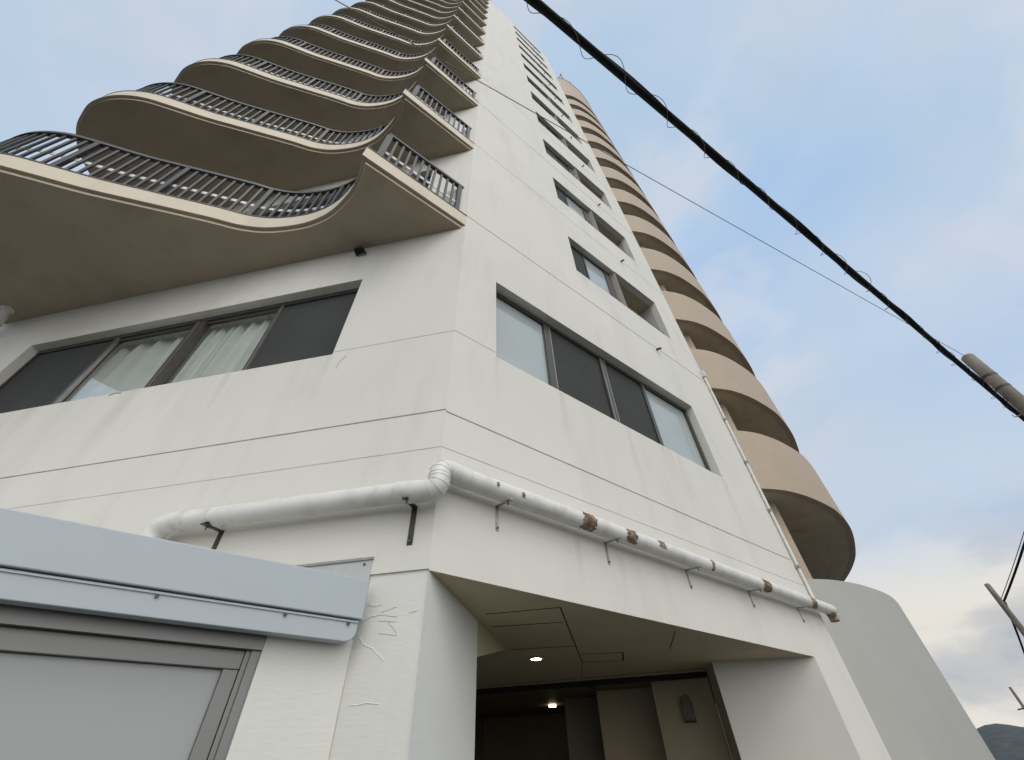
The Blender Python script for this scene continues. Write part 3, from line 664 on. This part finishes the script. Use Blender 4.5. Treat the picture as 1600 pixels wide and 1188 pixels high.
rust(1.36, 0.17, -100, 62, 2); rust(1.90, 0.15, -80, 50, 3); rust(2.34, 0.11, -25, 42, 4); rust(0.64, 0.03, -25, 12, 6); rust(0.40, 0.02, -15, 20, 7)
rust(3.18, 0.06, -60, 40, 8); rust(4.28, 0.20, -85, 55, 9); rust(5.46, 0.16, -85, 45, 10)
def bracket(F, t, z, top, dark, foot):
    hb = 0.019 if dark else 0.013; mb = MB(); m = MT['steel_dark'] if dark else MT['steel']
    mb.fbox(F, t-hb, t+hb, 0.001, 0.006, foot, z-0.055)
    # arm from the wall strap out under the pipe
    a, b = 0.006, 0.185
    mb.box8([F(t-hb, a, z-0.065), F(t+hb, a, z-0.065), F(t+hb, b, z-r-0.012), F(t-hb, b, z-r-0.012),
             F(t-hb, a, z-0.058), F(t+hb, a, z-0.058), F(t+hb, b, z-r-0.004), F(t-hb, b, z-r-0.004)])
    # clamp band round the outside of the pipe
    seg = 10; vs = []
    for i in range(seg+1):
        an = rad(-112+62*i/seg)
        for ww in (-hb, hb):
            for rr_ in (r+0.003, r+0.007): vs.append(F(t+ww, 0.112+rr_*math.cos(an), z+rr_*math.sin(an)))
    fs = []
    for i in range(seg):
        o = i*4; q = o+4; fs += [(o, o+1, q+1, q), (o+1, o+3, q+3, q+1), (o+3, o+2, q+2, q+3), (o+2, o, q, q+2)]
    if dark: mb.add(vs, fs)
    b_ = mb.build('bracket', m, DP)
    sm = MB(); sm.tube([F(t, 0.006, foot+0.022), F(t, 0.016, foot+0.022)], 0.008, 10); sm.build('bolt', MT['screw'], b_)
    sm = MB(); sm.tube([F(t, 0.14, z-r-0.035), F(t, 0.14, z-r+0.0)], 0.006, 8); sm.build('nut', MT['screw'], b_)
bracket(LP, 0.15, ZL, 0, True, 1.11); bracket(LP, 1.64, ZL, 0, True, 1.11)
for t in (0.52, 1.72, 2.92, 4.12, 5.31): bracket(RP, t, ZRr-0.005*t, 0, False, 1.315)

# ------------------------------------------------------------------ small fixtures
cd = empty('conduit', tuple(RP(5.93, 0.02, 1.6)), 'thin white conduit clipped to the right edge of the tower wall', 'conduit')
mb = MB(); mb.tube([RP(5.93, 0.03, 1.66), RP(5.93, 0.03, 5.9), RP(5.93, 0.03, 6.05)], 0.022, 12); mb.build('pipe', MT['pipe'], cd, smooth=50)
mb = MB(); mb.fbox(RP, 5.89, 5.97, 0.001, 0.07, 5.98, 6.15); mb.build('cap', MT['pipe'], cd, bevel=0.008)
for z in (2.11, 2.99, 3.89, 4.85): mb = MB(); mb.fbox(RP, 5.895, 5.965, 0.001, 0.056, z-0.018, z+0.018); mb.build('clip', MT['steel'], cd)
mb = MB(); mb.tube(smooth_path([LP(7.30, 0.22, 5.52), LP(7.30, 0.22, 5.44), LP(7.42, 0.12, 5.3), LP(7.46, 0.11, 3.0)], 0.1, 5), 0.055, 16)
tag(mb.build('downpipe', MT['pipe'], None, smooth=50), 'short white downpipe leaving the soffit of the lowest wavy balcony at far left', 'downpipe')
mb = MB(); mb.tube([LP(7.30, 0.22, 5.47), LP(7.30, 0.22, 5.499)], 0.085, 16)
o_ = mb.build('collar', MT['pipe'], bpy.data.objects['downpipe'], smooth=50)

# faint run-off stains under sills and outlets (dirt lying on the paint)
def stain_mat():
    m = bpy.data.materials.new('run_off_stain'); m.use_nodes = True; n = m.node_tree.nodes; l = m.node_tree.links
    b = n['Principled BSDF']; b.inputs['Base Color'].default_value = (0.33, 0.28, 0.20, 1); b.inputs['Roughness'].default_value = 0.8
    t = n.new('ShaderNodeTexCoord'); mp = n.new('ShaderNodeMapping'); mp.inputs['Scale'].default_value = (9, 9, 0.9); l.new(t.outputs['Object'], mp.inputs[0])
    ns = n.new('ShaderNodeTexNoise'); ns.inputs['Scale'].default_value = 1.6; ns.inputs['Detail'].default_value = 7; l.new(mp.outputs[0], ns.inputs['Vector'])
    uv = n.new('ShaderNodeUVMap'); sx = n.new('ShaderNodeSeparateXYZ'); l.new(uv.outputs[0], sx.inputs[0])
    def mm(op, a, b_):
        q = n.new('ShaderNodeMath'); q.operation = op
        for k, v in enumerate((a, b_)):
            if hasattr(v, 'is_output'): l.new(v, q.inputs[k])
            else: q.inputs[k].default_value = v
        return q.outputs[0]
    ux = sx.outputs[0]; uy = sx.outputs[1]
    edge = mm('MULTIPLY', mm('MULTIPLY', ux, mm('SUBTRACT', 1.0, ux)), 4.0)
    fall = mm('POWER', uy, 1.2)
    nz = mm('MULTIPLY', mm('SUBTRACT', ns.outputs['Fac'], 0.30), 2.2)
    al = mm('MULTIPLY', mm('MULTIPLY', edge, fall), mm('MULTIPLY', nz, 0.16)); al.node.use_clamp = True
    l.new(al, b.inputs['Alpha']); return m
MT['stain'] = stain_mat()
def stain(F, t0, t1, z0, z1):
    q = MB(); q.quad(F(t0, 0.0012, z0), F(t1, 0.0012, z0), F(t1, 0.0012, z1), F(t0, 0.0012, z1)); o = q.build('water_stain', MT['stain'], B)
    uvl = o.data.uv_layers.new(name='UVMap'); zz = [v.co.z for v in o.data.vertices]; zl, zh = min(zz), max(zz)
    base = F(t0, 0, 0); dr = (F(t1, 0, 0)-base); ln = dr.length; off = parent_loc(B)
    for lp in o.data.loops:
        v = o.data.vertices[lp.vertex_index].co; uvl.data[lp.index].uv = (((v+off)-base).dot(dr)/ln/ln, (v.z-zl)/(zh-zl))
for t, wd, zt_, ln in ((2.58, .16, 3.19, 1.5), (4.72, .22, 3.18, 1.5), (1.45, .12, 3.19, 0.8), (3.6, .1, 3.19, 0.9), (0.53, .08, 3.19, 0.7), (3.35, .3, 3.19, .6)): stain(RP, t-wd/2, t+wd/2, zt_-ln, zt_)
for k in range(5):
    stain(RP, 4.86, 5.22, 5.87+FLOOR*k if k else 5.2, 6.71+FLOOR*k); stain(RP, 4.24, 4.36, 5.0+FLOOR*k, 5.76+FLOOR*k); stain(RP, 2.3, 2.75, 5.95+FLOOR*k, 6.71+FLOOR*k)
for t, wd, ln in ((1.35, .14, .9), (2.5, .12, .8), (3.7, .3, 1.0), (5.0, .2, .8)): stain(LP, t-wd/2, t+wd/2, 3.21-ln, 3.21)
stain(LP, 1.35, 1.62, 4.75, 5.22)
for t, wd in ((1.36, .10), (1.90, .12), (4.28, .14), (5.46, .16)): stain(RP, t-wd/2, t+wd/2, 0.98, 1.46)

# cracks and lifted flakes in the paint beside the annex
def crack(pts, F=LP, d=-0.012, w_=0.0011, m='crack'):
    rnd = random.Random(len(pts)*7+int(pts[0][0]*1000)); P = []
    for i in range(len(pts)-1):
        (a, b), (c_, e) = pts[i], pts[i+1]
        for k in range(5): u = k/5; P.append((a+(c_-a)*u+rnd.uniform(-.003, .003), b+(e-b)*u+rnd.uniform(-.003, .003)))
    P.append(pts[-1]); mb.tube([F(t, d+0.001, z) for t, z in P], w_, 5)
mb = MB(); crack([(0.39, 0.685), (0.33, 0.71), (0.27, 0.715), (0.17, 0.70)]); crack([(0.28, 0.73), (0.24, 0.735), (0.18, 0.752)]); crack([(0.28, 0.685), (0.22, 0.677), (0.17, 0.672)])
crack([(0.22, 0.675), (0.18, 0.64), (0.15, 0.60)]); crack([(0.27, 0.62), (0.2, 0.61), (0.16, 0.60)], w_=0.0010); crack([(0.1, 0.715), (0.05, 0.72)]); crack([(0.37, 0.775), (0.33, 0.765), (0.28, 0.77)], w_=0.001)
crack([(1.14, 3.16), (1.19, 3.08), (1.20, 2.98)], LP, 0, 0.003)
crack([(3.98, 3.195), (3.90, 3.215), (3.82, 3.20)], LP, 0, 0.006)
mb.build('paint_cracks', MT['crack'], B)
for pts_, w2 in (([(0.38, 0.61), (0.35, 0.575), (0.29, 0.55), (0.25, 0.52), (0.21, 0.49)], 0.0024), ([(0.36, 0.298), (0.28, 0.305), (0.2, 0.30)], 0.0022)):
    mb = MB(); crack(pts_, w_=w2); mb.build('paint_flake', MT['flake'], B)


# ------------------------------------------------------------------ overhead cable, thin wire, poles
def azp(D, az, z): return V(D*math.sin(rad(az)), D*math.cos(rad(az)), z+EYE)
def pole(D, az, ztop, r0, r1, name, label, group):
    p = azp(D, az, 0); e = empty(name, (p.x, p.y, 0), label, 'utility pole', group)
    zt = ztop+EYE; mb = MB(); n = 14
    mb.tube([V(p.x, p.y, -0.5+(zt+0.5)*i/n) for i in range(n+1)]+[V(p.x, p.y, zt+r1*0.35)], [r0+(r1-r0)*i/n for i in range(n+1)]+[r1*0.72], 20)
    mb.build('shaft', MT['concrete'], e, smooth=50); return e, p, zt
e1_, p1, zt1 = pole(12.0, 57.15, 6.42, 0.17, 0.112, 'utility_pole', 'nearest concrete utility pole, at the right edge beside the thick cable', 'utility poles along the road')
for zz in (0.62, 0.95, 1.9):
    mb = MB(); mb.tube([V(p1.x, p1.y, zt1-zz), V(p1.x, p1.y, zt1-zz+0.05)], 0.121+0.003*zz, 20); mb.build('pole_band', MT['steel_dark'], e1_, smooth=50)
for zz, a in ((0.55, 2.4), (1.55, 2.4), (1.05, 0.3)):
    dv = V(math.cos(a), math.sin(a), 0); mb = MB(); q = V(p1.x, p1.y, zt1-zz)
    mb.tube([q+dv*0.10, q+dv*0.24, q+dv*0.24+V(0, 0, 0.05)], 0.010, 8); mb.build('step_bolt', MT['steel'], e1_)
e2_, p2, zt2 = pole(33.0, 45.85, 6.42, 0.17, 0.115, 'utility_pole', 'middle distance utility pole tilting above the rounded podium wall', 'utility poles along the road')
mb = MB(); q = V(p2.x, p2.y, zt2-0.75); mb.tube([q, q+V(0.35, 0.1, 0.02)], 0.03, 8); mb.build('insulator_arm', MT['steel_dark'], e2_)
e3_, p3, zt3 = pole(75.0, 42.75, 5.45, 0.19, 0.12, 'utility_pole', 'farthest utility pole, small, just above the wooded hill', 'utility poles along the road')
mb = MB(); q = V(p3.x, p3.y, zt3-1.7); mb.tube([q-V(0.5, -0.3, 0.1), q+V(1.5, -0.9, 0.3)], 0.06, 8); mb.build('insulator_arm', MT['steel_dark'], e3_)

cA = V(10.976, 7.293, 6.860); cB = V(0.343, 0.323, 6.880)
dcb = (cB-cA).normalized(); L0 = (cB-cA).length
start = cA-dcb*3.0; end = cB+dcb*6.0
CB = empty('overhead_cable', tuple(start), 'thick black bundled overhead cable crossing the sky diagonally', 'cable')
side = dcb.cross(V(0, 0, 1)).normalized(); upv = side.cross(dcb).normalized()
if upv.z < 0: upv = -upv
NS = 160; tot = (end-start).length
def cpt(u): return start+(end-start)*u
mb = MB(); mb.tube([cpt(i/40)+upv*0.016*math.sin(i*0.9) for i in range(41)], 0.040, 14); mb.build('main_cable', MT['cable'], CB, smooth=60)
mb = MB(); mb.tube([cpt(i/NS)+(upv*math.cos(i*0.28)+side*math.sin(i*0.28))*0.031 for i in range(NS+1)], 0.022, 10); mb.build('wrapped_cable', MT['cable'], CB, smooth=60)
mb = MB(); mb.tube([cpt(i/60)+upv*(0.058+0.010*math.sin(i*0.7)) for i in range(61)], 0.007, 8); mb.build('messenger_wire', MT['wire'], CB, smooth=60)
rnd = random.Random(11); mb = MB(); pts = []
n = 900
for i in range(n+1):
    u = i/n; a = u*tot/0.62*2*math.pi; rr_ = 0.048+0.050*max(0, math.sin(u*97+math.sin(u*61)*2.4))**2
    pts.append(cpt(u)+(upv*math.cos(a)+side*math.sin(a))*rr_)
mb.tube(pts, 0.0035, 6); mb.build('lashing_wire', MT['wire'], CB, smooth=60)

wa = V(p1.x, p1.y, zt1-0.02); wb = V(-1.70, 0.30, 6.0+EYE); wdir = (wb-wa); wend = wa+wdir*1.9
mb = MB(); mb.tube([wa+(wend-wa)*(i/40)-V(0, 0, 0.05*math.sin(math.pi*i/40)) for i in range(41)], 0.0050, 8)
tag(mb.build('overhead_wire', MT['wire'], None, smooth=60), 'thin grey wire running from the near pole across the tower front', 'wire')
def hang(a, b, sag, r_, name, label, group=None, bulge=V(0, 0, 0)):
    mb = MB(); mb.tube([a+(b-a)*(i/30)-V(0, 0, sag*4*(i/30)*(1-i/30))+bulge*4*(i/30)*(1-i/30) for i in range(31)], r_, 8)
    return tag(mb.build(name, MT['cable'], None, smooth=60), label, 'cable', group)
hang(V(16.734, 6.918, 11.711), V(p2.x+0.3, p2.y+0.1, 5.67+EYE), 0.3, 0.042, 'service_cable', 'black cable sagging into the middle distance pole from above right')
hang(V(17.601, 6.606, 12.754), V(p2.x+0.25, p2.y+0.1, 5.78+EYE), 0.3, 0.014, 'guy_wire', 'thin wire beside the black cable at the right edge')
hang(V(p2.x+0.3, p2.y+0.1, 5.6+EYE), V(p3.x+0.8, p3.y-0.4, zt3-1.6), 0.75, 0.05, 'service_cable', 'black cable between the middle and the farthest pole', None)

# roof antenna on the rounded wing
zt = ZR+FLOOR*12+6.9
an = empty('roof_antenna', (6.75, 9.6, zt), 'thin metal mast with stays on top of the rounded beige wing', 'antenna')
b0 = V(6.75, 9.6, zt)
mb = MB(); mb.tube([b0, b0+V(0, 0, 6.0)], 0.05, 8); mb.build('mast', MT['wire'], an)
mb = MB(); mb.tube([b0+V(0, 0, 5.8), b0+V(-1.5, 0.1, 0)], 0.03, 6); mb.tube([b0+V(0, 0, 5.8), b0+V(-0.8, 1.5, 0)], 0.02, 6); mb.build('stay', MT['wire'], an)
mb = MB(); mb.tube([b0+V(0.9, 0.5, 0), b0+V(0.9, 0.5, 5.0)], 0.025, 6); mb.tube([b0+V(-1.6, 0.0, 1.2), b0+V(1.1, 0.6, 1.2)], 0.03, 6); mb.build('roof_rail', MT['wire'], an)
